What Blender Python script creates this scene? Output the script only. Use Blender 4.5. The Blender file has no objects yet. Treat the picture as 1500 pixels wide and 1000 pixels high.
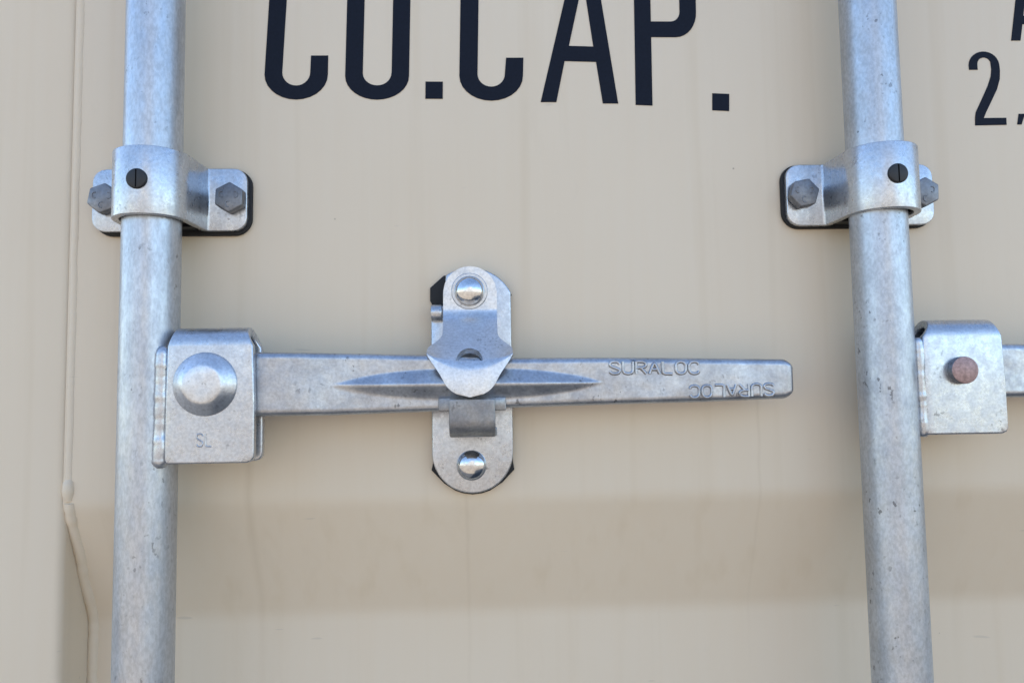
import bpy, bmesh, math, random
from mathutils import Vector, Matrix, noise

random.seed(7)
SC = bpy.context.scene
COL = SC.collection
MM = 0.001

def V(x, z, h):
    """millimetres: x right, z up, h out of the door towards the viewer -> world metres"""
    return Vector((x * MM, -h * MM, z * MM))

# ------------------------------------------------------------------ camera
cam_data = bpy.data.cameras.new('camera')
cam = bpy.data.objects.new('camera', cam_data)
COL.objects.link(cam)
cam_data.sensor_fit = 'HORIZONTAL'
cam_data.sensor_width = 36.0
cam_data.lens = 36.0 * 1184.69 / 1500.0
cam_data.clip_start = 0.01
cam_data.clip_end = 3000.0
CR = Vector((0.99940768, -0.03054602, -0.01585049))
CU = Vector((0.01340146, -0.07877573, 0.99680228))
CF = Vector((0.03169698, 0.99642427, 0.07831971))
rm = Matrix((CR, CU, -CF)).transposed().to_4x4()
cam.matrix_world = Matrix.Translation(Vector((0.0, -0.52406, 0.0))) @ rm
SC.camera = cam

# ------------------------------------------------------------------ sky, sun, exposure
SUN_EL = math.radians(42.0)
SUN_AZ = math.radians(-28.0)          # measured from +Y (behind the container), towards -X when negative
world = bpy.data.worlds.new('World')
SC.world = world
world.use_nodes = True
wn, wl = world.node_tree.nodes, world.node_tree.links
wn.clear()
w_out = wn.new('ShaderNodeOutputWorld')
w_bg = wn.new('ShaderNodeBackground')
w_bg.inputs['Strength'].default_value = 0.14
sky = wn.new('ShaderNodeTexSky')
sky.sky_type = 'NISHITA'
sky.sun_disc = False
sky.sun_elevation = SUN_EL
sky.sun_rotation = SUN_AZ
sky.air_density = 1.0
sky.dust_density = 0.5
sky.ozone_density = 1.0
# white cumulus banks low in the sky, thinning out higher up
tc = wn.new('ShaderNodeTexCoord')
sep = wn.new('ShaderNodeSeparateXYZ')
wl.new(tc.outputs['Generated'], sep.inputs[0])
nz = wn.new('ShaderNodeTexNoise')
nz.inputs['Scale'].default_value = 2.6
nz.inputs['Detail'].default_value = 6.0
nz.inputs['Roughness'].default_value = 0.55
mp = wn.new('ShaderNodeMapping')
mp.inputs['Scale'].default_value = (1.0, 1.0, 1.7)
mp.inputs['Location'].default_value = (3.1, 0.7, 0.2)
wl.new(tc.outputs['Generated'], mp.inputs[0])
wl.new(mp.outputs[0], nz.inputs['Vector'])
thr = wn.new('ShaderNodeMapRange')      # cover falls with height
thr.inputs['From Min'].default_value = 0.0
thr.inputs['From Max'].default_value = 0.60
thr.inputs['To Min'].default_value = 0.10
thr.inputs['To Max'].default_value = -0.26
wl.new(sep.outputs['Z'], thr.inputs['Value'])
addn = wn.new('ShaderNodeMath'); addn.operation = 'ADD'
vdot = wn.new('ShaderNodeVectorMath'); vdot.operation = 'DOT_PRODUCT'      # one tall bank stands opposite the door
vdot.inputs[1].default_value = (-0.05, -1.0, 0.0)
wl.new(tc.outputs['Generated'], vdot.inputs[0])
bank = wn.new('ShaderNodeMapRange')
bank.inputs['From Min'].default_value = 0.86; bank.inputs['From Max'].default_value = 0.985
bank.inputs['To Min'].default_value = 0.0; bank.inputs['To Max'].default_value = 0.24
wl.new(vdot.outputs['Value'], bank.inputs['Value'])
addb = wn.new('ShaderNodeMath'); addb.operation = 'ADD'
wl.new(thr.outputs[0], addb.inputs[0]); wl.new(bank.outputs[0], addb.inputs[1])
wl.new(nz.outputs['Fac'], addn.inputs[0]); wl.new(addb.outputs[0], addn.inputs[1])
cm = wn.new('ShaderNodeMapRange')
cm.inputs['From Min'].default_value = 0.50
cm.inputs['From Max'].default_value = 0.66
wl.new(addn.outputs[0], cm.inputs['Value'])
mixw = wn.new('ShaderNodeMix'); mixw.data_type = 'RGBA'
mixw.inputs['B'].default_value = (3.3, 3.2, 3.05, 1.0)
wl.new(cm.outputs[0], mixw.inputs['Factor'])
wl.new(sky.outputs[0], mixw.inputs['A'])
wl.new(mixw.outputs['Result'], w_bg.inputs['Color'])
wl.new(w_bg.outputs[0], w_out.inputs['Surface'])

sun_data = bpy.data.lights.new('sun', 'SUN')
sun_data.energy = 4.0
sun_data.angle = math.radians(0.53)
sun_data.color = (1.0, 0.95, 0.88)
sun = bpy.data.objects.new('sun', sun_data)
COL.objects.link(sun)
sdir = Vector((math.sin(SUN_AZ) * math.cos(SUN_EL), math.cos(SUN_AZ) * math.cos(SUN_EL), math.sin(SUN_EL)))
sun.rotation_euler = sdir.to_track_quat('Z', 'Y').to_euler()

SC.view_settings.view_transform = 'Standard'
SC.view_settings.look = 'None'
SC.view_settings.exposure = 1.63
SC.view_settings.gamma = 1.0
SC.view_settings.use_curve_mapping = False
SC.render.engine = 'CYCLES'
SC.cycles.max_bounces = 8

# ------------------------------------------------------------------ materials
def new_mat(name):
    m = bpy.data.materials.new(name)
    m.use_nodes = True
    nt = m.node_tree
    b = nt.nodes['Principled BSDF']
    return m, nt, b

def N(nt, kind, **kw):
    n = nt.nodes.new(kind)
    for k, v in kw.items():
        if k in n.inputs: n.inputs[k].default_value = v
        else: setattr(n, k, v)
    return n

def noise_tex(nt, scale, detail=3.0, rough=0.55, stretch=(1, 1, 1), loc=(0, 0, 0)):
    g = N(nt, 'ShaderNodeNewGeometry')
    m = N(nt, 'ShaderNodeMapping')
    m.inputs['Scale'].default_value = stretch
    m.inputs['Location'].default_value = loc
    nt.links.new(g.outputs['Position'], m.inputs[0])
    t = N(nt, 'ShaderNodeTexNoise', Scale=scale, Detail=detail, Roughness=rough)
    nt.links.new(m.outputs[0], t.inputs['Vector'])
    return t.outputs['Fac']

def maprange(nt, src, a, b, c, d):
    m = N(nt, 'ShaderNodeMapRange')
    m.inputs['From Min'].default_value = a; m.inputs['From Max'].default_value = b
    m.inputs['To Min'].default_value = c; m.inputs['To Max'].default_value = d
    nt.links.new(src, m.inputs['Value'])
    return m.outputs[0]

def mixcol(nt, fac, ca, cb):
    m = N(nt, 'ShaderNodeMix'); m.data_type = 'RGBA'
    nt.links.new(fac, m.inputs['Factor'])
    for s, c in (('A', ca), ('B', cb)):
        if isinstance(c, tuple): m.inputs[s].default_value = c + (1.0,) if len(c) == 3 else c
        else: nt.links.new(c, m.inputs[s])
    return m.outputs['Result']

def bump(nt, b, layers):
    prev = None
    for src, dist, st in layers:
        bp = N(nt, 'ShaderNodeBump')
        bp.inputs['Strength'].default_value = st
        bp.inputs['Distance'].default_value = dist
        nt.links.new(src, bp.inputs['Height'])
        if prev: nt.links.new(prev, bp.inputs['Normal'])
        prev = bp.outputs[0]
    nt.links.new(prev, b.inputs['Normal'])

def galvanised(name, light, dark, metal=0.85, r0=0.3, r1=0.48, pit=0.5, bumpk=1.0, loc=(0, 0, 0), stretch=(1, 1, 1)):
    m, nt, b = new_mat(name)
    big = noise_tex(nt, 55, 4, 0.6, stretch, loc)
    fine = noise_tex(nt, 620, 3, 0.65, stretch, loc)
    mid = noise_tex(nt, 190, 3, 0.6, stretch, (1.3 + loc[0], 2.0, 0.4))
    pits = noise_tex(nt, 330, 2, 0.5, (1, 1, 0.8), (5.0, 1.0, 2.0 + loc[2]))
    where = noise_tex(nt, 38, 3, 0.6, (1, 1, 1), (9.0, 4.0, loc[1]))
    c = mixcol(nt, maprange(nt, big, 0.36, 0.66, 0, 1), dark, light)
    f = maprange(nt, fine, 0.38, 0.62, 0.87, 1.07)
    mu = N(nt, 'ShaderNodeMix'); mu.data_type = 'RGBA'; mu.blend_type = 'MULTIPLY'
    mu.inputs['Factor'].default_value = 1.0
    nt.links.new(c, mu.inputs['A']); nt.links.new(f, mu.inputs['B'])
    p1 = maprange(nt, pits, 0.63, 0.68, 0, 1)
    p2 = maprange(nt, where, 0.48, 0.62, 0, pit)
    pm = N(nt, 'ShaderNodeMath', operation='MULTIPLY')
    nt.links.new(p1, pm.inputs[0]); nt.links.new(p2, pm.inputs[1])
    col = mixcol(nt, pm.outputs[0], mu.outputs['Result'], (0.10, 0.10, 0.105))
    nt.links.new(col, b.inputs['Base Color'])
    b.inputs['Metallic'].default_value = metal
    nt.links.new(maprange(nt, mid, 0.35, 0.65, r0, r1), b.inputs['Roughness'])
    bump(nt, b, [(big, 0.0002 * bumpk, 0.16), (mid, 0.00010 * bumpk, 0.4), (fine, 0.00004 * bumpk, 0.4)])
    return m

M_TUBE = galvanised('galvanised_tube_steel', (0.52, 0.555, 0.60), (0.45, 0.48, 0.525), 0.86, 0.34, 0.46, 0.5, 0.8, stretch=(1, 1, 0.45))
M_TUBE2 = galvanised('galvanised_spangled_steel', (0.51, 0.55, 0.60), (0.43, 0.465, 0.51), 0.84, 0.36, 0.48, 0.7, 1.2, loc=(2, 7, 3), stretch=(1, 1, 0.6))
M_GALV = galvanised('galvanised_pressed_steel', (0.54, 0.57, 0.61), (0.475, 0.50, 0.54), 0.88, 0.25, 0.37, 0.55, 0.8, loc=(4, 1, 8))
M_CAST = galvanised('galvanised_forged_steel', (0.51, 0.54, 0.58), (0.38, 0.40, 0.44), 0.86, 0.29, 0.42, 0.75, 1.5, loc=(11, 3, 5))
M_DULL = galvanised('dull_zinc_bolt', (0.27, 0.28, 0.30), (0.17, 0.18, 0.20), 0.75, 0.40, 0.55, 0.9, 1.8, loc=(6, 13, 1))
M_HOOK = galvanised('dull_galvanised_hook', (0.34, 0.35, 0.36), (0.24, 0.25, 0.27), 0.8, 0.36, 0.5, 0.8, 1.4, loc=(16, 3, 1))
M_PALE = galvanised('pale_galvanised_cover', (0.66, 0.69, 0.73), (0.56, 0.59, 0.63), 0.88, 0.28, 0.40, 0.4, 0.8, loc=(14, 2, 18))
M_DOME = galvanised('bright_zinc_rivet', (0.70, 0.72, 0.74), (0.55, 0.57, 0.60), 1.0, 0.10, 0.20, 0.5, 0.7, loc=(3, 17, 4))

def simple(name, col, rough, metal=0.0, scale=200, var=0.12, bd=0.0001):
    m, nt, b = new_mat(name)
    n = noise_tex(nt, scale, 4, 0.6)
    dk = tuple(c * (1 - var) for c in col); lt = tuple(min(1, c * (1 + var)) for c in col)
    nt.links.new(mixcol(nt, maprange(nt, n, 0.35, 0.65, 0, 1), dk, lt), b.inputs['Base Color'])
    b.inputs['Roughness'].default_value = rough
    b.inputs['Metallic'].default_value = metal
    bump(nt, b, [(n, bd, 0.5)])
    return m

M_RUBBER = simple('black_rubber', (0.012, 0.012, 0.013), 0.75)
M_PLASTIC = simple('black_plastic', (0.014, 0.015, 0.017), 0.5, 0, 300, 0.1, 0.00005)
M_VINYL = simple('dark_navy_vinyl', (0.0075, 0.0105, 0.020), 0.55, 0, 500, 0.10, 0.00003)
M_VINYL.node_tree.nodes['Principled BSDF'].inputs['Specular IOR Level'].default_value = 0.12
M_RUST = simple('worn_coppery_rivet_end', (0.40, 0.27, 0.25), 0.55, 0.35, 450, 0.25, 0.0001)

def paint_mat():
    m, nt, b = new_mat('beige_container_paint')
    streak = noise_tex(nt, 60, 3, 0.5, (1, 1, 0.03))
    streak2 = noise_tex(nt, 150, 2, 0.5, (1, 1, 0.05), (3, 0, 1))
    blot = noise_tex(nt, 7, 3, 0.5, (1, 1, 0.7), (2, 5, 1))
    peel = noise_tex(nt, 420, 2, 0.5)
    c1 = mixcol(nt, maprange(nt, blot, 0.3, 0.7, 0, 1), (0.672, 0.564, 0.424), (0.697, 0.592, 0.453))
    c2 = mixcol(nt, maprange(nt, streak, 0.56, 0.76, 0, 0.36), c1, (0.60, 0.485, 0.335))
    c3 = mixcol(nt, maprange(nt, streak2, 0.35, 0.65, 0, 0.14), c2, (0.70, 0.62, 0.50))
    # runs of rusty water below the hinge hardware (their own places on the door)
    g = N(nt, 'ShaderNodeNewGeometry'); sp = N(nt, 'ShaderNodeSeparateXYZ')
    nt.links.new(g.outputs['Position'], sp.inputs[0])
    acc = c3
    for (cx, w, ztop, zbot, k) in ((0.266, 0.0035, -0.025, -0.30, 0.40), (0.276, 0.0022, -0.022, -0.20, 0.30), (0.178, 0.0016, 0.02, -0.2, 0.16),
                                   (-0.012, 0.002, -0.055, -0.3, 0.12), (-0.150, 0.004, -0.03, -0.24, 0.20), (-0.236, 0.003, 0.11, -0.02, 0.12)):
        d = N(nt, 'ShaderNodeMath', operation='SUBTRACT'); d.inputs[1].default_value = cx
        wob = N(nt, 'ShaderNodeMath', operation='MULTIPLY_ADD'); wob.inputs[1].default_value = 0.004
        nt.links.new(noise_tex(nt, 30, 2, 0.5, (0, 0, 1), (cx * 50, 0, 0)), wob.inputs[0]); nt.links.new(sp.outputs['X'], wob.inputs[2])
        nt.links.new(wob.outputs[0], d.inputs[0])
        ab = N(nt, 'ShaderNodeMath', operation='ABSOLUTE'); nt.links.new(d.outputs[0], ab.inputs[0])
        fx = maprange(nt, ab.outputs[0], 0, w, 1, 0)
        fz = maprange(nt, sp.outputs['Z'], zbot, ztop, 0, 1)
        ft = maprange(nt, sp.outputs['Z'], ztop, ztop + 0.004, 1, 0)
        m1 = N(nt, 'ShaderNodeMath', operation='MULTIPLY'); nt.links.new(fx, m1.inputs[0]); nt.links.new(fz, m1.inputs[1])
        m2 = N(nt, 'ShaderNodeMath', operation='MULTIPLY'); nt.links.new(m1.outputs[0], m2.inputs[0]); nt.links.new(ft, m2.inputs[1])
        m3 = N(nt, 'ShaderNodeMath', operation='MULTIPLY'); nt.links.new(m2.outputs[0], m3.inputs[0]); m3.inputs[1].default_value = k
        acc = mixcol(nt, m3.outputs[0], acc, (0.40, 0.29, 0.17))
    scuff = noise_tex(nt, 24, 6, 0.75, (1, 1, 0.35), (13, 2, 6))
    acc = mixcol(nt, maprange(nt, scuff, 0.60, 0.78, 0, 0.22), acc, (0.58, 0.485, 0.36))
    hair = noise_tex(nt, 90, 2, 0.4, (0.35, 1, 2.2), (1, 22, 6))
    acc = mixcol(nt, maprange(nt, hair, 0.745, 0.77, 0, 0.35), acc, (0.45, 0.39, 0.32))
    # small dirt specks
    vg = N(nt, 'ShaderNodeNewGeometry')
    vo = N(nt, 'ShaderNodeTexVoronoi', Scale=42.0); nt.links.new(vg.outputs['Position'], vo.inputs['Vector'])
    sc_ = N(nt, 'ShaderNodeSeparateColor'); nt.links.new(vo.outputs['Color'], sc_.inputs[0])
    keep = maprange(nt, sc_.outputs[0], 0.72, 0.74, 0, 1)
    sz = maprange(nt, sc_.outputs[1], 0, 1, 0.010, 0.040)
    df = N(nt, 'ShaderNodeMath', operation='SUBTRACT'); nt.links.new(sz, df.inputs[0]); nt.links.new(vo.outputs['Distance'], df.inputs[1])
    sp1 = maprange(nt, df.outputs[0], 0, 0.02, 0, 0.6)
    sm = N(nt, 'ShaderNodeMath', operation='MULTIPLY'); nt.links.new(sp1, sm.inputs[0]); nt.links.new(keep, sm.inputs[1])
    fin = mixcol(nt, sm.outputs[0], acc, (0.17, 0.12, 0.08))
    nt.links.new(fin, b.inputs['Base Color'])
    nt.links.new(maprange(nt, blot, 0.3, 0.7, 0.40, 0.50), b.inputs['Roughness'])
    b.inputs['Specular IOR Level'].default_value = 0.4
    wav = noise_tex(nt, 14, 2, 0.5, (1, 1, 0.5), (8, 8, 8))
    bump(nt, b, [(wav, 0.0012, 0.25), (streak2, 0.0001, 0.4), (peel, 0.00006, 0.5)])
    return m
M_PAINT = paint_mat()

def ground_mat():
    m, nt, b = new_mat('pale_gravel_yard')
    a = noise_tex(nt, 0.35, 5, 0.6); f = noise_tex(nt, 45, 5, 0.7)
    c = mixcol(nt, maprange(nt, a, 0.35, 0.65, 0, 1), (0.26, 0.205, 0.15), (0.36, 0.29, 0.21))
    c2 = mixcol(nt, maprange(nt, f, 0.3, 0.7, 0, 0.5), c, (0.16, 0.135, 0.105))
    nt.links.new(c2, b.inputs['Base Color'])
    b.inputs['Roughness'].default_value = 0.95
    bump(nt, b, [(f, 0.01, 0.6)])
    return m
M_GROUND = ground_mat()

# ------------------------------------------------------------------ mesh helpers
def link(name, me, mat, parent=None, smooth=35.0):
    o = bpy.data.objects.new(name, me)
    COL.objects.link(o)
    if mat: me.materials.append(mat)
    if smooth:
        me.shade_smooth()
        me.set_sharp_from_angle(angle=math.radians(smooth))
    if parent:
        o.parent = parent
        o.matrix_parent_inverse = parent.matrix_world.inverted()
    return o

def from_bm(name, bm, mat, parent=None, smooth=35.0, bev=0.0, seg=2, bev_angle=30):
    bmesh.ops.recalc_face_normals(bm, faces=bm.faces)
    if bev:
        ed = [e for e in bm.edges if len(e.link_faces) == 2 and e.calc_face_angle(0) > math.radians(bev_angle)]
        bmesh.ops.bevel(bm, geom=ed, offset=bev * MM, segments=seg, profile=0.5, affect='EDGES', clamp_overlap=True)
        bmesh.ops.recalc_face_normals(bm, faces=bm.faces)
    me = bpy.data.meshes.new(name)
    bm.to_mesh(me); bm.free()
    return link(name, me, mat, parent, smooth)

def thing(name, label, cat, loc, group=None):
    o = bpy.data.objects.new(name, None)
    COL.objects.link(o)
    o.location = loc
    o.empty_display_size = 0.02
    o['label'] = label; o['category'] = cat
    if group: o['group'] = group
    bpy.context.view_layer.update()
    return o

def prism(bm, pts, h0, h1):
    """outline in (x,z) mm pushed from h0 to h1"""
    a = [bm.verts.new(V(x, z, h0)) for x, z in pts]
    b = [bm.verts.new(V(x, z, h1)) for x, z in pts]
    n = len(pts)
    bm.faces.new(a); bm.faces.new(b)
    for i in range(n):
        bm.faces.new((a[i], a[(i + 1) % n], b[(i + 1) % n], b[i]))

def arc(cx, cz, rx, a0, a1, n, rz=None):
    rz = rx if rz is None else rz
    return [(cx + rx * math.cos(math.radians(a0 + (a1 - a0) * i / n)), cz + rz * math.sin(math.radians(a0 + (a1 - a0) * i / n))) for i in range(n + 1)]

def rrect(x0, x1, z0, z1, r, n=6):
    return (arc(x1 - r, z1 - r, r, 0, 90, n) + arc(x0 + r, z1 - r, r, 90, 180, n) +
            arc(x0 + r, z0 + r, r, 180, 270, n) + arc(x1 - r, z0 + r, r, 270, 360, n))

def lathe(bm, cx, cz, prof, n=48):
    """prof: (radius, h) from the rim to the centre"""
    rings = []
    for r, h in prof:
        if r < 1e-6: rings.append([bm.verts.new(V(cx, cz, h))])
        else: rings.append([bm.verts.new(V(cx + r * math.cos(2 * math.pi * i / n), cz + r * math.sin(2 * math.pi * i / n), h)) for i in range(n)])
    for a, b in zip(rings, rings[1:]):
        for i in range(n):
            j = (i + 1) % n
            if len(b) == 1: bm.faces.new((a[i], a[j], b[0]))
            elif len(a) == 1: bm.faces.new((a[0], b[j], b[i]))
            else: bm.faces.new((a[i], a[j], b[j], b[i]))

def ribbon(bm, path, thick, lohi, put, nac=1, deform=None):
    """plate of constant thickness swept along a 2-D centre path; lohi(i, t) gives its two edges at station i; put(a, b, w) -> Vector"""
    n = len(path)
    cum = [0.0]
    for p, q in zip(path, path[1:]): cum.append(cum[-1] + math.hypot(q[0] - p[0], q[1] - p[1]))
    F, B = [], []
    for i, (a, b) in enumerate(path):
        p = path[max(0, i - 1)]; q = path[min(n - 1, i + 1)]
        tx, ty = q[0] - p[0], q[1] - p[1]
        L = math.hypot(tx, ty) or 1
        nx, ny = -ty / L, tx / L
        if 0 < i < n - 1:                       # mitre
            t1 = (a - p[0], b - p[1]); t2 = (q[0] - a, q[1] - b)
            l1 = math.hypot(*t1) or 1; l2 = math.hypot(*t2) or 1
            cosang = (t1[0] * t2[0] + t1[1] * t2[1]) / (l1 * l2)
            k = 1 / max(0.5, math.sqrt(max(0.0, (1 + cosang) / 2)))
        else: k = 1
        lo, hi = lohi(i, cum[i], cum[-1])
        fr, bk = [], []
        for j in range(nac + 1):
            w = lo + (hi - lo) * j / nac
            for s, lst in ((1, fr), (-1, bk)):
                aa, bb = a + s * nx * k * thick / 2, b + s * ny * k * thick / 2
                if deform: aa, bb, w2 = deform(aa, bb, w, i, cum[i], cum[-1])
                else: w2 = w
                lst.append(bm.verts.new(put(aa, bb, w2)))
        F.append(fr); B.append(bk)
    for i in range(n - 1):
        for j in range(nac):
            bm.faces.new((F[i][j], F[i][j + 1], F[i + 1][j + 1], F[i + 1][j]))
            bm.faces.new((B[i][j], B[i + 1][j], B[i + 1][j + 1], B[i][j + 1]))
        bm.faces.new((F[i][0], F[i + 1][0], B[i + 1][0], B[i][0]))
        bm.faces.new((F[i][nac], B[i][nac], B[i + 1][nac], F[i + 1][nac]))
    for i in (0, n - 1):
        for j in range(nac): bm.faces.new((F[i][j], B[i][j], B[i][j + 1], F[i][j + 1]))

def blob_tube(bm, pts, n=14, sq=1.0):
    """closed round bead through (x, z, h, radius) points"""
    rings = []
    m = len(pts)
    P = [V(p[0], p[1], p[2]) for p in pts]
    for i, p in enumerate(pts):
        t = (P[min(m - 1, i + 1)] - P[max(0, i - 1)]).normalized()
        a = t.cross(Vector((0, 1, 0)))
        a = a.normalized() if a.length > 1e-4 else Vector((1, 0, 0))
        b = t.cross(a).normalized()
        rings.append([bm.verts.new(P[i] + (a * math.cos(2 * math.pi * k / n) + b * sq * math.sin(2 * math.pi * k / n)) * p[3] * MM) for k in range(n)])
    for r, s in zip(rings, rings[1:]):
        for k in range(n): bm.faces.new((r[k], r[(k + 1) % n], s[(k + 1) % n], s[k]))
    bm.faces.new(rings[0]); bm.faces.new(rings[-1])

GLYPH = {
 'S': [[(1, .80), (.86, .95), (.5, 1), (.14, .95), (0, .78), (.1, .62), (.5, .5), (.9, .38), (1, .22), (.86, .05), (.5, 0), (.14, .05), (0, .2)]],
 'U': [[(0, 1), (0, .26), (.13, .07), (.5, 0), (.87, .07), (1, .26), (1, 1)]],
 'R': [[(0, 0), (0, 1)], [(0, 1), (.62, 1), (.93, .90), (1, .75), (.93, .59), (.62, .5), (0, .5)], [(.45, .5), (1, 0)]],
 'A': [[(0, 0), (.5, 1), (1, 0)], [(.2, .36), (.8, .36)]],
 'L': [[(0, 1), (0, 0), (.95, 0)]],
 'O': [[(.5, 1), (.15, .92), (0, .72), (0, .28), (.15, .08), (.5, 0), (.85, .08), (1, .28), (1, .72), (.85, .92), (.5, 1)]],
 'C': [[(1, .76), (.86, .94), (.5, 1), (.15, .92), (0, .72), (0, .28), (.15, .08), (.5, 0), (.86, .06), (1, .24)]],
}
def bead_text(name, body, x0, x1, z0, z1, h, r, mat, parent, turned=False, gap=0.32, tilt=0.0):
    """cast letters: rounded beads half sunk in the face"""
    bm = bmesh.new()
    n = len(body)
    w = (x1 - x0) / (n + (n - 1) * gap)
    for k, ch in enumerate(body):
        gx = x0 + k * w * (1 + gap)
        for st in GLYPH[ch]:
            pts = []
            for (p, q) in zip(st, st[1:]):
                for i in range(4): pts.append((p[0] + (q[0] - p[0]) * i / 4, p[1] + (q[1] - p[1]) * i / 4))
            pts.append(st[-1])
            for _ in range(1):
                pts = [pts[0]] + [((a[0] + 2 * b[0] + c[0]) / 4, (a[1] + 2 * b[1] + c[1]) / 4) for a, b, c in zip(pts, pts[1:], pts[2:])] + [pts[-1]]
            out = []
            for (gx_, gz_) in pts:
                X = gx + gx_ * w; Z = z0 + gz_ * (z1 - z0)
                if turned: X, Z = x0 + x1 - X, z0 + z1 - Z
                Z += (X - x0) * tilt
                out.append((X, Z, h, r * (1 + 0.08 * noise.noise(Vector((X * 0.4, Z * 0.4, 2))))))
            blob_tube(bm, out, 10)
    return from_bm(name, bm, mat, parent, 60)

def flat_shape(name, loops, h0, h1, mat, parent):
    """flat piece with holes: 2-D curve filled and turned into a mesh"""
    cu = bpy.data.curves.new(name, 'CURVE')
    cu.dimensions = '2D'; cu.fill_mode = 'BOTH'; cu.extrude = (h1 - h0) / 2 * MM
    for lp in loops:
        s = cu.splines.new('POLY'); s.points.add(len(lp) - 1); s.use_cyclic_u = True
        for p, (x, z) in zip(s.points, lp): p.co = (x * MM, z * MM, 0, 1)
    t = bpy.data.objects.new('tmp', cu); COL.objects.link(t)
    bpy.context.view_layer.update()
    me = bpy.data.meshes.new_from_object(t.evaluated_get(bpy.context.evaluated_depsgraph_get()))
    bpy.data.objects.remove(t); bpy.data.curves.remove(cu)
    me.transform(Matrix.Translation(V(0, 0, (h0 + h1) / 2)) @ Matrix.Rotation(math.radians(90), 4, 'X'))
    me.name = name
    return link(name, me, mat, parent, 0)

# ------------------------------------------------------------------ setting: ground
GZ = -1350.0
bm = bmesh.new()
R_ = 900.0
vs = [bm.verts.new((x, y, GZ * MM)) for x, y in ((-R_, -R_), (R_, -R_), (R_, R_), (-R_, R_))]
bm.faces.new(vs)
ground = from_bm('ground', bm, M_GROUND, None, 0)
ground['kind'] = 'structure'
M_APRON = simple('dark_apron', (0.055, 0.055, 0.056), 0.9, 0, 60, 0.3, 0.004)  # unseen dark sheet, added so the rivets' lower sides reflect something dark
bm = bmesh.new()
for p_ in (((-9, -1.25), (11, -1.45), (11, 5), (-9, 5)),):
    bm.faces.new([bm.verts.new((x, y, GZ * MM + 0.004)) for x, y in p_])
dark_apron = from_bm('unseen_dark_apron', bm, M_APRON, None, 0)
dark_apron['kind'] = 'structure'

# ------------------------------------------------------------------ the container
cont = thing('shipping_container', 'beige painted shipping container door with big dark lettering and a welded left edge', 'shipping container', V(-240, GZ, 0))
XF = -267.0     # right face of the door's edge tube

# door panel: flat top field, slope going in, recessed lower field, repeated up and down
Z1, Z2, D_ = -59.5, -137.3, -36.0
prof = [(-1240, -36), (-1150, -36), (-760, -36), (-682, 0), (-520, 0), (-442, -36), (-300, -36), (Z2 - 30, D_)]
prof += [(Z2 - 6, D_), (Z2 - 2, D_ + 0.25), (Z2 + 2, D_ + 1.2), (Z2 + 6, D_ + 2.8)]
prof += [(Z1 - 6, -2.8), (Z1 - 2, -1.2), (Z1 + 2, -0.25), (Z1 + 6, 0)]
prof += [(0, 0), (150, 0), (430, 0), (508, -36), (760, -36), (838, 0), (1000, 0), (1078, -36), (1160, -36)]
bm = bmesh.new()
xs = [XF - 1 + i * (1160.0) / 60 for i in range(61)]
grid = [[bm.verts.new(V(x, z, h)) for x in xs] for z, h in prof]
for i in range(len(prof) - 1):
    for j in range(60):
        bm.faces.new((grid[i][j], grid[i][j + 1], grid[i + 1][j + 1], grid[i + 1][j]))
panel = from_bm('door_panel', bm, M_PAINT, cont, 60)

# edge tube of the door
bm = bmesh.new()
fp = [(-367 + 4, 0.6)]
sec = []
def corner(cx, ch, r, a0, a1, n=6):
    return [(cx + r * math.cos(math.radians(a0 + (a1 - a0) * i / n)), ch + r * math.sin(math.radians(a0 + (a1 - a0) * i / n))) for i in range(n + 1)]
sec = corner(XF - 5, 0.8 - 5, 5, 0, 90) + corner(-367 + 5, 0.8 - 5, 5, 90, 180) + [(-367, -50), (XF, -50)]
a = [bm.verts.new(V(x, -1240, h)) for x, h in sec]; b = [bm.verts.new(V(x, 1160, h)) for x, h in sec]
for i in range(len(sec)):
    j = (i + 1) % len(sec); bm.faces.new((a[i], a[j], b[j], b[i]))
bm.faces.new(a); bm.faces.new(b)
from_bm('door_frame', bm, M_PAINT, cont, 40)

# painted weld along the tube
def panel_h(z):
    for (za, ha), (zb, hb) in zip(prof, prof[1:]):
        if za <= z <= zb: return ha + (hb - ha) * (z - za) / (zb - za)
    return 0
bm = bmesh.new()
pts = []
z = 420.0
while z > -54:
    w = noise.noise(Vector((3.1, z * 0.045, 0))) * 0.5
    r = 3.3 + 0.25 * noise.noise(Vector((0, z * 0.3, 5))) + (0.9 * math.sin(math.pi * (-44 - z) / 10) if -54 < z < -44 else 0)
    pts.append((-264.9 + w, z, panel_h(z) - 2.3 + (1.0 if z < -44 else 0), r)); z -= 1.5
pts.append((-264.6, -56, -1.5, 2.6))
blob_tube(bm, pts, 14, 1.0)
pts = []
z = -57.0
while z > -420:
    w = noise.noise(Vector((8.1, z * 0.05, 0))) * 0.8
    r = 3.4 + 0.5 * noise.noise(Vector((0, z * 0.2, 5)))
    pts.append((-264.2 + w, z, panel_h(z) - 2.0, r + 0.6)); z -= 1.5
blob_tube(bm, pts, 14, 1.0)
from_bm('weld_bead', bm, M_PAINT, cont, 60)

# the body behind the door keeps the sun off this side
bm = bmesh.new()
for x0, x1, y0, y1, z0, z1 in ((-380, 2060, 60, 3200, GZ + 120, 1240),):
    v = [bm.verts.new((x * MM, y * MM, z * MM)) for x in (x0, x1) for y in (y0, y1) for z in (z0, z1)]
    for f in ((0, 1, 3, 2), (4, 6, 7, 5), (0, 4, 5, 1), (2, 3, 7, 6), (0, 2, 6, 4), (1, 5, 7, 3)): bm.faces.new([v[k] for k in f])
from_bm('container_body', bm, M_PAINT, cont, 0, bev=6)

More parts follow.
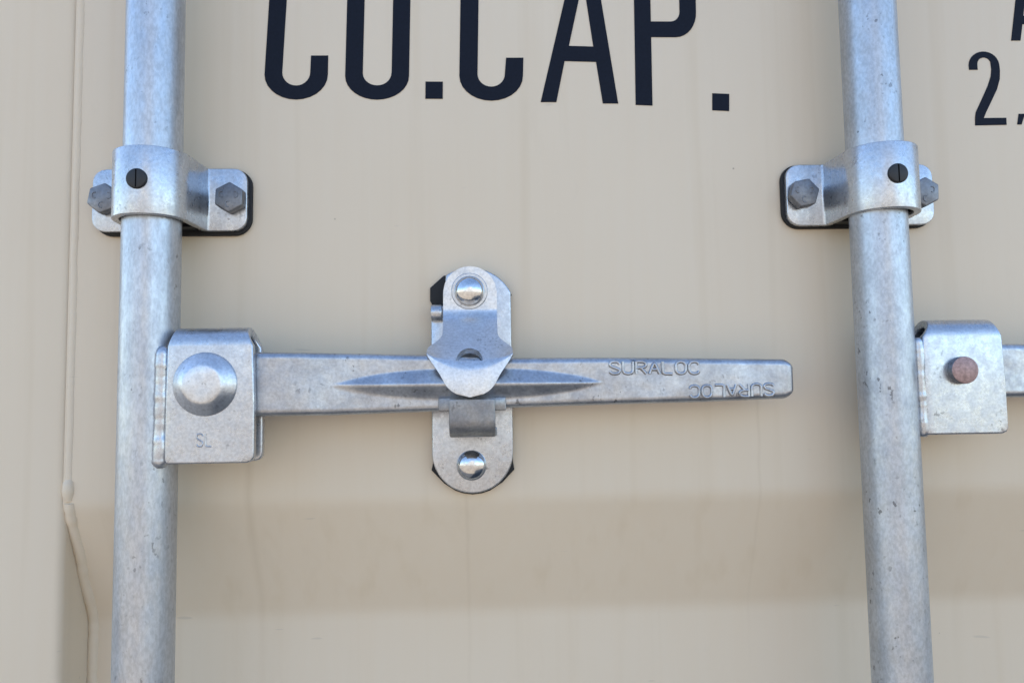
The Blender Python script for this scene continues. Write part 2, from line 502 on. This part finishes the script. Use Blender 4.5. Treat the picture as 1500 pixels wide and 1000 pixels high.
# lettering: stuck-on vinyl, 0.25 mm thick
HL = (0.05, 0.35)
def c_glyph(xl0, xl1, ztop, zb, win, hook_x, hook_z, cx, rx, rz, irx, irz, izb, lean):
    k = 14
    o = []
    ztc = ztop - rz
    # outside going down the left stem, round the bottom, up the hook
    o.append((xl0 + lean * (ztc - zb), ztc))
    o += [(cx + rx * math.cos(t), zb + rz + rz * math.sin(t)) for t in [math.pi + math.pi * i / k for i in range(k + 1)]]
    o.append((hook_x, hook_z)); o.append((hook_x - win, hook_z))
    o += [(cx + irx * math.cos(t), izb + irz + irz * math.sin(t)) for t in [2 * math.pi - math.pi * i / k for i in range(k + 1)]]
    L = lean * (ztc - zb)
    o.append((cx - irx + L, ztc))
    o += [(cx + L + irx * math.cos(t), ztc + irz * math.sin(t)) for t in [math.pi - math.pi * i / k for i in range(1, k + 1)]]
    ht = ztop - (hook_z - zb)
    o.append((cx + L + irx, ht)); o.append((cx + L + rx, ht))
    o += [(cx + L + rx * math.cos(t), ztc + rz * math.sin(t)) for t in [0 + math.pi * i / k for i in range(0, k + 1)]]
    return [o]
ZT = 333.0
flat_shape('letter', c_glyph(-144.2, -132.7, ZT, 203.1, 11.3, -102.4, 233.0, -123.4, 20.8, 17.0, 9.2, 9.0, 212.6, 0.045), *HL, M_VINYL, cont)
# U
L = 0.026 * (ZT - 220)
u = [(-91.2 + L, ZT), (-91.2, 219)] + [(-70.1 + 21.1 * math.cos(t), 219 + 16.2 * math.sin(t)) for t in [math.pi + math.pi * i / 16 for i in range(17)]] + [(-49.0 + L * 0.9, ZT), (-60.5 + L * 0.9, ZT), (-60.5, 221)]
u += [(-70.1 + 9.5 * math.cos(t), 221 + 8.5 * math.sin(t)) for t in [2 * math.pi - math.pi * i / 14 for i in range(15)]] + [(-79.6 + L, ZT)]
flat_shape('letter', [u], *HL, M_VINYL, cont)
flat_shape('full_stop', [[(-38.3, 203.3), (-26.8, 203.2), (-26.6, 214.9), (-38.1, 215.0)]], *HL, M_VINYL, cont)
flat_shape('letter', c_glyph(-15.7, -4, ZT, 201.8, 11.6, 27.3, 231.2, 5.6, 21.2, 17.0, 9.1, 8.6, 211.4, 0.022), *HL, M_VINYL, cont)
A = [(38.3, 200.7), (48.8, 200.6), (55.1, 228.7), (75.9, 228.2), (80.0, 199.7), (90.2, 199.5), (75.9, ZT), (68.0 - 0.3, ZT)]
A = [(38.3, 200.7), (48.8, 200.6), (54.9, 228.8), (76.0, 228.2), (79.9, 199.6), (90.2, 199.5), (78.0, ZT - 15), (67.5, ZT - 15)]
Ah = [(58.0, 239.3), (74.6, 238.8), (68.2, 287.0), (67.0, 281.0)]
A = [(38.3, 200.7), (48.8, 200.6), (54.9, 228.8), (76.0, 228.2), (79.9, 199.6), (90.2, 199.5), (80.4, 271.5), (73.0, 326.0), (67.8, 326.0), (55.7, 271.5)]
Ah = [(58.0, 239.3), (74.4, 238.8), (70.3, 271.5), (68.6, 285.0), (65.4, 271.5)]
flat_shape('letter', [A, Ah], *HL, M_VINYL, cont)
P = [(101.9, 198.5), (113.2, 198.0), (113.7, 245.3), (130.5, 245.2)] + [(130.5 + 14.2 * math.cos(t), 262.5 + 17.3 * math.sin(t)) for t in [-math.pi / 2 + math.pi / 2 * i / 8 for i in range(1, 9)]] + \
    [(145.3, 312)] + [(131 + 14.3 * math.cos(t), 312 + 17 * math.sin(t)) for t in [math.pi / 2 * i / 8 for i in range(1, 9)]] + [(103.5, 329)]
Ph = [(113.8, 256.2), (127.2, 256.1)] + [(127.2 + 6.3 * math.cos(t), 263 + 6.9 * math.sin(t)) for t in [-math.pi / 2 + math.pi / 2 * i / 6 for i in range(1, 7)]] + \
     [(133.8, 312), (130, 318), (114.3, 318)]
flat_shape('letter', [P, Ph], *HL, M_VINYL, cont)
flat_shape('full_stop', [[(153.4, 194.6), (164.8, 194.0), (165.3, 205.8), (153.8, 206.3)]], *HL, M_VINYL, cont)
# the 2 , and the A of the smaller lines
def stroke(path, w):
    l, r = [], []
    n = len(path)
    for i, (x, y) in enumerate(path):
        p, q = path[max(0, i - 1)], path[min(n - 1, i + 1)]
        tx, ty = q[0] - p[0], q[1] - p[1]; k = math.hypot(tx, ty)
        ww = w[i] if isinstance(w, list) else w
        l.append((x - ty / k * ww / 2, y + tx / k * ww / 2)); r.append((x + ty / k * ww / 2, y - tx / k * ww / 2))
    return l + r[::-1]
two = [(330.5, 222.0), (336.4, 222.0), (336.4, 225.8)] + arc(341.1, 226.0, 4.7, 180, 20, 8, 4.6) + [(345.9, 222.5), (345.2, 217.5), (342.8, 211.0), (338.5, 202.5), (333.3, 192.5), (332.6, 189.0), (332.3, 183.3), (354.0, 183.6), (354.1, 188.5), (338.6, 188.4), (340.2, 192.0),
       (344.8, 200.5), (349.0, 208.5), (351.3, 215.5), (351.8, 221.5)] + arc(341.0, 225.0, 10.6, 5, 180, 14, 9.8)
flat_shape('digit', [two], *HL, M_VINYL, cont)
flat_shape('comma', [[(361.4, 183.8), (364.4, 183.8), (367.2, 191.2), (362.8, 191.2)]], *HL, M_VINYL, cont)
flat_shape('letter', [[(361.0, 242.5), (367.5, 242.5), (369.6, 254.0), (381.5, 254.0), (383.6, 242.5), (390, 242.5), (379.4, 305), (371.8, 305)], [(370.7, 260), (380.4, 260), (375.6, 290)]], *HL, M_VINYL, cont)

# ------------------------------------------------------------------ locking bars
TX = (-201.8, 245.4)
ST, TR = 34.1, 17.0

def tube(parent, x, mat):
    bm = bmesh.new()
    n = 96
    zs = [-1180, -900, -600, -300, 0, 300, 600, 900, 1120]
    rings = [[bm.verts.new(V(x + TR * math.cos(2 * math.pi * i / n), z, ST + TR * math.sin(2 * math.pi * i / n))) for i in range(n)] for z in zs]
    for r, s in zip(rings, rings[1:]):
        for i in range(n): bm.faces.new((r[i], r[(i + 1) % n], s[(i + 1) % n], s[i]))
    bm.faces.new(rings[0]); bm.faces.new(rings[-1])
    return from_bm('tube', bm, mat, parent, 40)

def hub(parent, x0, x1, zlo, ztop, hf, t, ro, taper_l, taper_r):
    """folded plate: front leg, fold over the top, rear leg"""
    rc = ro - t / 2
    zc = ztop - ro
    hc = hf - ro
    path = [(zlo, hf - t / 2), (zlo + 1.2, hf - t / 2), (zlo + 3, hf - t / 2), (zlo + 6, hf - t / 2), ((zlo + zc) / 2, hf - t / 2)]
    path += [(zc + rc * math.sin(math.radians(a)), hc + rc * math.cos(math.radians(a))) for a in range(0, 181, 12)]
    path += [((zlo + zc) / 2, hc - rc), (zlo + 6, hc - rc), (zlo + 3, hc - rc), (zlo + 1.2, hc - rc), (zlo, hc - rc)]
    R = 4.2
    def lohi(i, s, tot):
        z = path[i][0]
        d = z - zlo
        c = R - math.sqrt(max(0, R * R - (R - min(R, d)) ** 2)) if d < R else 0
        k = max(0, min(1, (z - zc + 4) / (ro + 2)))
        k = k * k * (3 - 2 * k)
        return x0 + taper_l * k + c * 0.3, x1 - taper_r * k - c
    bm = bmesh.new()
    ribbon(bm, path, t, lohi, lambda a, b, w: V(w, a, b), nac=8)
    return from_bm('handle_hub', bm, M_GALV, parent, 40, bev=1.1, seg=3, bev_angle=50)

def handle(parent, x0, x1, top, bot, h0, h1, ridge, mat, nx=260, sag=lambda x: 0.0):
    """forged flat bar as a height field: rounded edges, pointed stiffening ridge"""
    bm = bmesh.new()
    nzv = 56
    F, B = [], []
    rend = 7.0
    for i in range(nx + 1):
        # denser stations at the free end
        u = i / nx
        x = x0 + (x1 - x0) * u
        if i > nx - 12: x = x1 - rend * (1 - math.sin(math.radians(90 * (i - (nx - 12)) / 12))) 
        elif True:
            x = x0 + (x1 - rend - x0) * i / (nx - 12)
        sg = sag(x)
        zt, zb = top(x) * (1 + sg / 478.0), bot(x) * (1 + sg / 478.0)
        dx = x1 - x
        if dx < rend:
            c = rend - math.sqrt(max(0, rend * rend - (rend - dx) ** 2)); zt -= c; zb += c
        f, b = [], []
        for j in range(nzv + 1):
            v = j / nzv
            v = 0.5 - 0.5 * math.cos(math.pi * v) * (1 if True else 0)
            v = 0.5 * v + 0.5 * j / nzv
            z = zb + (zt - zb) * v
            r = 4.0
            d = min(z - zb, zt - z, dx if dx < 40 else 99)
            drop = r - math.sqrt(max(0, r * r - (r - d) ** 2)) if d < r else 0
            h = h1 - sg - drop * 0.9
            h += 0.35 * noise.noise(Vector((x * 0.035, z * 0.05, 1.7))) + 0.12 * noise.noise(Vector((x * 0.12, z * 0.14, 4.7)))
            if ridge:
                s = 1 - abs((x + 11.0) / 81.5) ** 2.3
                if s > 0:
                    w = 9.6 * s ** 0.8; H = 5.8 * (s ** 1.2)
                    zc = 13.0 - 0.004 * (x + 11)
                    q = abs(z - zc) / max(w, 0.01)
                    if q < 1:
                        cr = math.sqrt(q * q + 0.022) - 0.1483
                        h += H * max(0.0, 1 - cr / 0.863) ** 1.25
            f.append(bm.verts.new(V(x, z, h)))
            drop2 = (2.5 - math.sqrt(max(0, 6.25 - (2.5 - d) ** 2))) if d < 2.5 else 0
            b.append((x, z, h0 - sg + drop2))
        B.append([bm.verts.new(V(*q)) for q in (b[0], b[len(b) // 2], b[-1])])
        F.append(f)
    for i in range(nx):
        for j in range(nzv): bm.faces.new((F[i][j], F[i][j + 1], F[i + 1][j + 1], F[i + 1][j]))
        bm.faces.new((B[i][0], B[i + 1][0], B[i + 1][1], B[i][1])); bm.faces.new((B[i][1], B[i + 1][1], B[i + 1][2], B[i][2]))
        bm.faces.new((F[i][0], F[i + 1][0], B[i + 1][0], B[i][0])); bm.faces.new((F[i][-1], B[i][2], B[i + 1][2], F[i + 1][-1]))
    for i in (0, nx):
        bm.faces.new([B[i][0], B[i][1], B[i][2]] + F[i][::-1])
    return from_bm('handle', bm, mat, parent, 50)

def weld(parent, x, za, zb, h, r, seed, lean=0.0):
    bm = bmesh.new()
    pts = []
    n = 46
    for i in range(n + 1):
        t = i / n
        z = za + (zb - za) * t
        e = min(1.0, (t * n + 0.35) / 3.0, ((1 - t) * n + 0.35) / 3.0)
        rr = r * math.sqrt(max(0.03, 1 - (1 - e) ** 2)) * (1 + 0.10 * noise.noise(Vector((seed, z * 0.32, 0))) + 0.22 * noise.noise(Vector((seed, z * 0.07, 9))))
        pts.append((x + lean * t + 0.5 * noise.noise(Vector((seed, z * 0.12, 3))), z, h + 0.4 * noise.noise(Vector((seed + 4, z * 0.1, 3))), rr))
    blob_tube(bm, pts, 16, 0.9)
    return from_bm('weld', bm, M_GALV, parent, 60)

# --- left bar
bar = thing('locking_bar', 'galvanised vertical locking bar with the long handle closed across the door, left of the lettering', 'locking bar', V(TX[0], -1180, ST))
tube(bar, TX[0], M_TUBE)
hb = hub(bar, -185.0, -134.2, -30.6, 48.3, 52.0, 5.6, 11.5, 3.0, 5.0)
bm = bmesh.new()
cx, cz = -162.4, 14.8
lathe(bm, cx, cz, [(18.4, 51.0), (18.4, 52.3), (18.1, 53.0), (17.4, 53.6), (16.0, 54.9), (14.5, 56.2), (13.0, 57.4), (11.9, 58.2), (11.0, 58.7), (10.0, 58.9), (6, 58.95), (0.0, 59.0)], 64)
for v in bm.verts:
    r_ = math.hypot(v.co.x / MM - cx, v.co.z / MM - cz)
    if r_ < 18.1:
        an = math.atan2(v.co.z / MM - cz, v.co.x / MM - cx)
        v.co.y -= 0.45 * noise.noise(Vector((math.cos(an) * r_ * 0.09, math.sin(an) * r_ * 0.09, 3.3))) * MM
rv = from_bm('rivet', bm, M_PALE, hb, 60)
bead_text('stamp', 'SL', -166.8, -158.3, -21.0, -13.6, 52.05, 0.45, M_CAST, hb, gap=0.45)
weld(bar, -188.6, 37.5, -33.0, 46.4, 4.8, 2.0, -0.6)

def ltop(x):
    P = [(-180, 34.8), (-93, 32.4), (-29, 30.2), (12, 28.0), (70, 27.6), (133, 26.2), (185, 24.9)]
    for (a, p), (b, q) in zip(P, P[1:]):
        if x <= b: return p + (q - p) * (x - a) / (b - a)
    return P[-1][1]
def lbot(x):
    P = [(-180, -4.2), (-93, -4.3), (-29, -3.0), (12, -1.6), (70, -0.6), (133, 0.1), (185, 1.4)]
    for (a, p), (b, q) in zip(P, P[1:]):
        if x <= b: return p + (q - p) * (x - a) / (b - a)
    return P[-1][1]
def hsag(x):
    k = max(0.0, min(1.0, (x + 132) / 70.0)); k = k * k * (3 - 2 * k)
    return 11.0 * k
hd = handle(bar, -178.0, 188.2, ltop, lbot, 36.2, 45.6, True, M_CAST, sag=hsag)
bead_text('embossed_lettering', 'SURALOC', 74.7, 129.4, 17.9, 25.4, 34.9, 0.98, M_CAST, hd, tilt=-0.014)
bead_text('embossed_lettering', 'SURALOC', 123.3, 174.8, 2.6, 10.0, 34.85, 0.9, M_CAST, hd, turned=True, tilt=0.012)

# --- right bar
bar2 = thing('locking_bar', 'galvanised vertical locking bar whose hub shows a coppery rivet end, right of the lettering', 'locking bar', V(TX[1], -1180, ST))
tube(bar2, TX[1], M_TUBE2)
hb2 = hub(bar2, 262.5, 314.0, -21.8, 48.2, 43.8, 5.0, 11.0, 7.5, 3.5)
bm = bmesh.new()
lathe(bm, 286.3, 16.6, [(8.2, 43.0), (8.2, 48.0), (8.05, 48.6), (7.7, 48.9), (0.0, 49.0)], 48)
rv2 = from_bm('rivet', bm, M_RUST, hb2, 40)
rv2.data.materials.append(M_DULL)
for p_ in rv2.data.polygons:
    if abs(p_.normal.y) < 0.6: p_.material_index = 1
rv2['label'] = 'worn coppery red rivet end'
weld(bar2, 262.3, 37.0, -23.0, 41.5, 3.2, 6.0, 0.5)
handle(bar2, 268.0, 560.0, lambda x: 34.4 - (x - 268) * 0.03, lambda x: -0.6 + (x - 268) * 0.008, 28.5, 38.0, False, M_CAST, 120)

# ------------------------------------------------------------------ bearing brackets
def bracket(xc, label, flip, gdx, gdz):
    zc = 134.5
    hh = 20.3
    br = thing('bearing_bracket', label, 'bracket', V(xc, zc, 0), 'brackets holding the locking bars')
    # rubber pad
    bm = bmesh.new()
    o = rrect(xc - 49.5 + gdx[0], xc + 49.5 + gdx[1], zc - hh - 0.4 + gdz[0], zc + hh + 0.4 + gdz[1], 11, 8)
    o = [(x + 0.35 * noise.noise(Vector((x * 0.08, z * 0.08, xc))), z + 0.7 * noise.noise(Vector((x * 0.06, z * 0.02, xc + 3)))) for x, z in o]
    prism(bm, o, 0.1, 3.2)
    from_bm('rubber_pad', bm, M_RUBBER, br, 40, bev=0.5)
    # strap
    t = 4.2
    rc = 20.3
    he = 5.4
    path = []
    W = 49.0
    half = []
    rb = 4.0
    half += [(-W, he), (-W + 0.5, he), (-W + 1.5, he), (-W + 3, he), (-W + 5.5, he), (-W + 9, he), (-W + 16, he)]
    xb = -rc - 1.6
    half += [(xb - rb + rb * math.sin(math.radians(a)), he + rb - rb * math.cos(math.radians(a))) for a in (0, 20, 40, 60, 80)]
    for a in range(185, 91, -7 if False else -8):
        half.append((rc * math.cos(math.radians(a)) * (1 if a < 180 else 1), ST + rc * math.sin(math.radians(a))))
    path = half + [(0, ST + rc)] + [(-x, h) for x, h in half[::-1]]
    R = 8.5
    def lohi(i, s, tot):
        d = W - abs(path[i][0])
        c = R - math.sqrt(max(0, R * R - (R - d) ** 2)) if d < R else 0
        return zc - hh + c, zc + hh - c
    bm = bmesh.new()
    ribbon(bm, path, t, lohi, lambda a, b, w: V(xc + a, w, b), nac=2)
    st = from_bm('strap', bm, M_GALV, br, 40, bev=0.9, seg=3, bev_angle=50)
    # black liner between strap and bar
    bm = bmesh.new()
    n = 64
    ra, rb_ = 17.2, 18.1
    ring = []
    for r, z in ((ra, zc - hh + 1.2), (rb_, zc - hh + 1.2), (rb_, zc + hh - 1.2), (ra, zc + hh - 1.2)):
        ring.append([bm.verts.new(V(xc + r * math.cos(2 * math.pi * i / n), z, ST + r * math.sin(2 * math.pi * i / n))) for i in range(n)])
    for k in range(4):
        for i in range(n):
            bm.faces.new((ring[k][i], ring[k][(i + 1) % n], ring[(k + 1) % 4][(i + 1) % n], ring[(k + 1) % 4][i]))
    from_bm('liner', bm, M_PLASTIC, br, 40)
    # back rest for the bar
    bm = bmesh.new()
    prism(bm, rrect(xc - 17, xc + 17, zc - hh + 1, zc + hh - 1, 1), 3.3, 15)
    from_bm('spacer', bm, M_PLASTIC, br, 40)
    # slotted plug
    hp_ = ST + 22.4
    bm = bmesh.new()
    lathe(bm, xc, zc, [(6.0, hp_ - 1.5), (6.0, hp_ + 0.7), (5.7, hp_ + 1.2), (5.1, hp_ + 1.45), (0, hp_ + 1.5)], 40)
    me_tool = bmesh.new()
    prism(me_tool, [(xc - 0.45, zc - 5.2), (xc + 0.45, zc - 5.2), (xc + 0.45, zc + 5.2), (xc - 0.45, zc + 5.2)], hp_ + 0.2, hp_ + 3)
    bmesh.ops.recalc_face_normals(bm, faces=bm.faces)
    plug = from_bm('plug', bm, M_PLASTIC, br, 40)
    cutter(plug, me_tool)
    # bolts
    for sx, ang in ((-39.4 if not flip else -39.8, 20 if not flip else 12), (39.8, 28)):
        bm = bmesh.new()
        a0 = math.radians(ang)
        pts = [(xc + sx + 9.9 * math.cos(a0 + math.pi / 3 * k), zc - 0.3 + 9.9 * math.sin(a0 + math.pi / 3 * k)) for k in range(6)]
        prism(bm, pts, 8.2, 15.4)
        bmesh.ops.recalc_face_normals(bm, faces=bm.faces)
        bmesh.ops.bevel(bm, geom=bm.edges[:], offset=0.9 * MM, segments=3, profile=0.5, affect='EDGES', clamp_overlap=True)
        for (mx, mz, sg) in ((-4.6, 1.5, 1), (4.3, 1.2, -1), (-0.4, -4.8, 1)):      # worn head marks
            blob_tube(bm, [(xc + sx + mx + sg * 1.5 * math.cos(q_), zc + mz + 1.9 * math.sin(q_), 15.4, 0.42) for q_ in [1.0 + 4.2 * k_ / 8 for k_ in range(9)]], 6)
        bt = from_bm('bolt', bm, M_DULL, br, 30, bev=0.0)
    return br

def cutter(obj, bm_tool):
    """cut a hole / slot and keep the result as plain mesh"""
    bmesh.ops.recalc_face_normals(bm_tool, faces=bm_tool.faces)
    me = bpy.data.meshes.new('cut'); bm_tool.to_mesh(me); bm_tool.free()
    t = bpy.data.objects.new('cut', me); COL.objects.link(t)
    md = obj.modifiers.new('b', 'BOOLEAN'); md.operation = 'DIFFERENCE'; md.object = t; md.solver = 'EXACT'
    bpy.context.view_layer.update()
    new = bpy.data.meshes.new_from_object(obj.evaluated_get(bpy.context.evaluated_depsgraph_get()))
    obj.modifiers.clear(); obj.data = new
    bpy.data.objects.remove(t)
    new.shade_smooth(); new.set_sharp_from_angle(angle=math.radians(40))

bracket(TX[0], 'galvanised strap bracket with slotted black plug, clamping the bar left of the lettering', False, (0.4, 1.5), (-1.4, 0.3))
bracket(TX[1] + 2.2, 'galvanised strap bracket with slotted black plug, clamping the bar right of the lettering', True, (-1.6, 0.3), (-0.8, 0.9))

# ------------------------------------------------------------------ handle catch
XC = -9.6
catch = thing('handle_catch', 'galvanised catch plate with hinged cover and two domed rivets holding the handle', 'latch', V(XC, 15, 0))
bm = bmesh.new()
o = [(-36.0, 76.5), (-27.0, 84.5)] + arc(XC - 0.4, 59.6, 28.6, 120, 32, 12) + [(17.0, 71.4), (16.0, 70.0), (16.0, -36.0), (16.8, -41.0), (9, -49.0), (1, -54.0), (-4, -55.6), (-10, -56.2), (-16, -55.4), (-21, -53.6), (-28, -49.0), (-36.0, -40.5), (-35.0, -36.0), (-35.0, 66), (-36.0, 68)]
prism(bm, o, 0.1, 3.0)
from_bm('rubber_pad', bm, M_RUBBER, catch, 40, bev=0.4)
bm = bmesh.new()
o = [(16.1, 71.6)] + arc(XC - 0.2, 59.4, 28.9, 27, 123, 22) + [(-26.8, 63.9), (-35.1, 63.9), (-35.1, -29.0)] + arc(XC, -29.2, 25.6, 181, 359, 32) + [(16.1, -29.0)]
prism(bm, o, 3.2, 9.0)
from_bm('back_plate', bm, M_GALV, catch, 40, bev=0.9, seg=3, bev_angle=40)
bm = bmesh.new()    # rolled stop at the left edge
prof_ = [(64.4, 4), (64.4, 11.5)] + [(59.2 + 5.2 * math.cos(math.radians(a)), 11.5 + 4.6 * math.sin(math.radians(a))) for a in range(15, 180, 15)] + [(54.0, 11.5), (53.0, 4)]
aa = [bm.verts.new(V(-34.9, z, h)) for z, h in prof_]; bb = [bm.verts.new(V(-27.9, z, h)) for z, h in prof_]
bm.faces.new(aa); bm.faces.new(bb)
for i in range(len(prof_)):
    j = (i + 1) % len(prof_); bm.faces.new((aa[i], aa[j], bb[j], bb[i]))
from_bm('stop', bm, M_GALV, catch, 40, bev=0.8, bev_angle=50)

# hinged cover: flat head, sloping neck, flared and turned down lip
zr = 71.5
path = []
HC = 12.0
t = 4.4
path += [(88.4 - d, HC) for d in (0, 0.4, 1.2, 2.4, 4.2, 7, 11, 16, 20)] + [(64, HC)]
ang0 = math.radians(43.0)
zz, hx, a_ = 61.3, HC, 0.0
path.append((zz, hx))
while a_ < ang0 - 1e-6:                  # swept bend out over the handle
    a_ += ang0 / 9
    zz -= math.cos(a_) * 1.1; hx += math.sin(a_) * 1.1
    path.append((zz, hx))
while zz > 28.0:
    zz -= math.cos(a_) * 3.0; hx += math.sin(a_) * 3.0
    path.append((zz, hx))
zfold, hfold = zz, hx
steps = 7
for k in range(steps):
    a_ -= math.radians(36.0 / steps)
    zz -= math.cos(a_) * 0.8; hx += math.sin(a_) * 0.8
    path.append((zz, hx))
lip0 = len(path) - 1
for k in range(1, 19):
    zz += -math.cos(a_) * 0.80; hx += math.sin(a_) * 0.80
    a_ -= math.radians(0.5)
    path.append((zz, hx))
zend = path[-1][0]
def cov_lohi(i, s, tot):
    z = path[i][0]
    if i < 9:
        d = 88.4 - z
        R = 17.0
        w = math.sqrt(max(0.02, R * R - max(0, R - d) ** 2))
    elif i <= lip0:
        if z > 43: w = 17.0
        else:
            k = min(1.0, (43 - z) / 14.5)
            w = 17.0 + 8.8 * (k * k * (3 - 2 * k))
    else:
        k = (i - lip0) / (len(path) - 1 - lip0)
        w = 25.8 * math.sqrt(max(0.0005, 1 - k ** 1.9)) * (1 - 0.22 * math.sin(math.pi * min(1, k * 1.0)) ** 1.2)
    return XC - 0.4 - w, XC - 0.4 + w
def cov_def(a, b, w, i, s, tot):
    x = (w - XC) / 25.0
    if i > 15:
        k = min(1.0, (i - 15) / (lip0 - 15))
        a = a + 10.5 * k * k * min(1.2, x * x) - 1.6 * k
        b = b - 3.0 * k * min(1.3, x * x)
    return a, b, w
bm = bmesh.new()
ribbon(bm, path, t, cov_lohi, lambda a, b, w: V(w, a, b), nac=20, deform=cov_def)
cover = from_bm('hinged_cover', bm, M_PALE, catch, 45)
tool = bmesh.new()
# round hole just above the fold, drilled square to the sloping neck
sd = Vector((0, -math.sin(ang0), -math.cos(ang0)))      # down the slope
su = -sd
c0 = V(XC - 0.6, zfold - 1.0, hfold) + Vector((0, 0, 0))
nrm = Vector((0, -math.cos(ang0), math.sin(ang0)))
pp = [(8.0 * math.cos(math.pi * k / 20), 11.0 * math.sin(math.pi * k / 20)) for k in range(21)]
ra_ = [tool.verts.new(c0 + Vector((x * MM, 0, 0)) + su * y * MM + nrm * 0.010) for x, y in pp]
rb2 = [tool.verts.new(c0 + Vector((x * MM, 0, 0)) + su * y * MM - nrm * 0.010) for x, y in pp]
tool.faces.new(ra_); tool.faces.new(rb2)
for k in range(21):
    tool.faces.new((ra_[k], ra_[(k + 1) % 21], rb2[(k + 1) % 21], rb2[k]))
cutter(cover, tool)
bv = cover.modifiers.new('edge', 'BEVEL'); bv.width = 1.2 * MM; bv.segments = 3; bv.limit_method = 'ANGLE'; bv.angle_limit = math.radians(50)
bv.harden_normals = False

# riveted head + washer
def dome(r, h0, hh, flat=0.16):
    pr = [(r, h0 - 0.6)]
    for k in range(0, 15):
        a = math.radians(90 * k / 14)
        pr.append((r * math.cos(a), h0 + hh * math.sin(a)))
    pr[-1] = (0.0, pr[-2][1] + 0.02)
    return pr
bm = bmesh.new()
lathe(bm, XC - 0.7, 72.4, [(11.6, 13.3), (11.6, 14.4), (11.2, 14.8), (9.0, 14.9)], 56)
from_bm('washer', bm, M_GALV, catch, 40)
bm = bmesh.new()
lathe(bm, XC - 0.7, 72.4, dome(9.6, 14.9, 6.2), 56)
from_bm('rivet', bm, M_DOME, catch, 60)
bm = bmesh.new()
lathe(bm, XC - 0.8, -37.4, dome(9.5, 8.9, 5.8), 56)
from_bm('rivet', bm, M_DOME, catch, 60)

# hook under the handle
bm = bmesh.new()
path2 = [(-15.5, 6.0), (-16.6, 12), (-16.8, 20), (-16.7, 24)]
path2 += [(-8.2 - 8.2 * math.cos(math.radians(a)), 30.4 + 8.2 * math.sin(math.radians(a))) for a in range(0, 91, 10)]
path2 += [(-4, 38.7), (0, 38.8), (4.3, 38.9)]
path2 = path2[::-1]
ribbon(bm, path2, 5.0, lambda i, s, tot: (XC + 0.6 - 13.8 - (1.2 if path2[i][1] < 14 else 0), XC + 0.6 + 13.8 + (1.2 if path2[i][1] < 14 else 0)), lambda a, b, w: V(w, a, b), nac=3)
from_bm('hook', bm, M_HOOK, catch, 40, bev=0.9, seg=3, bev_angle=50)
bm = bmesh.new()
prism(bm, rrect(XC - 19.8, XC + 21.0, -3.0, 4.9, 0.8, 3), 30.0, 36.8)
from_bm('seat_bar', bm, M_HOOK, catch, 40, bev=0.8, seg=2, bev_angle=50)
bpy.context.view_layer.update()
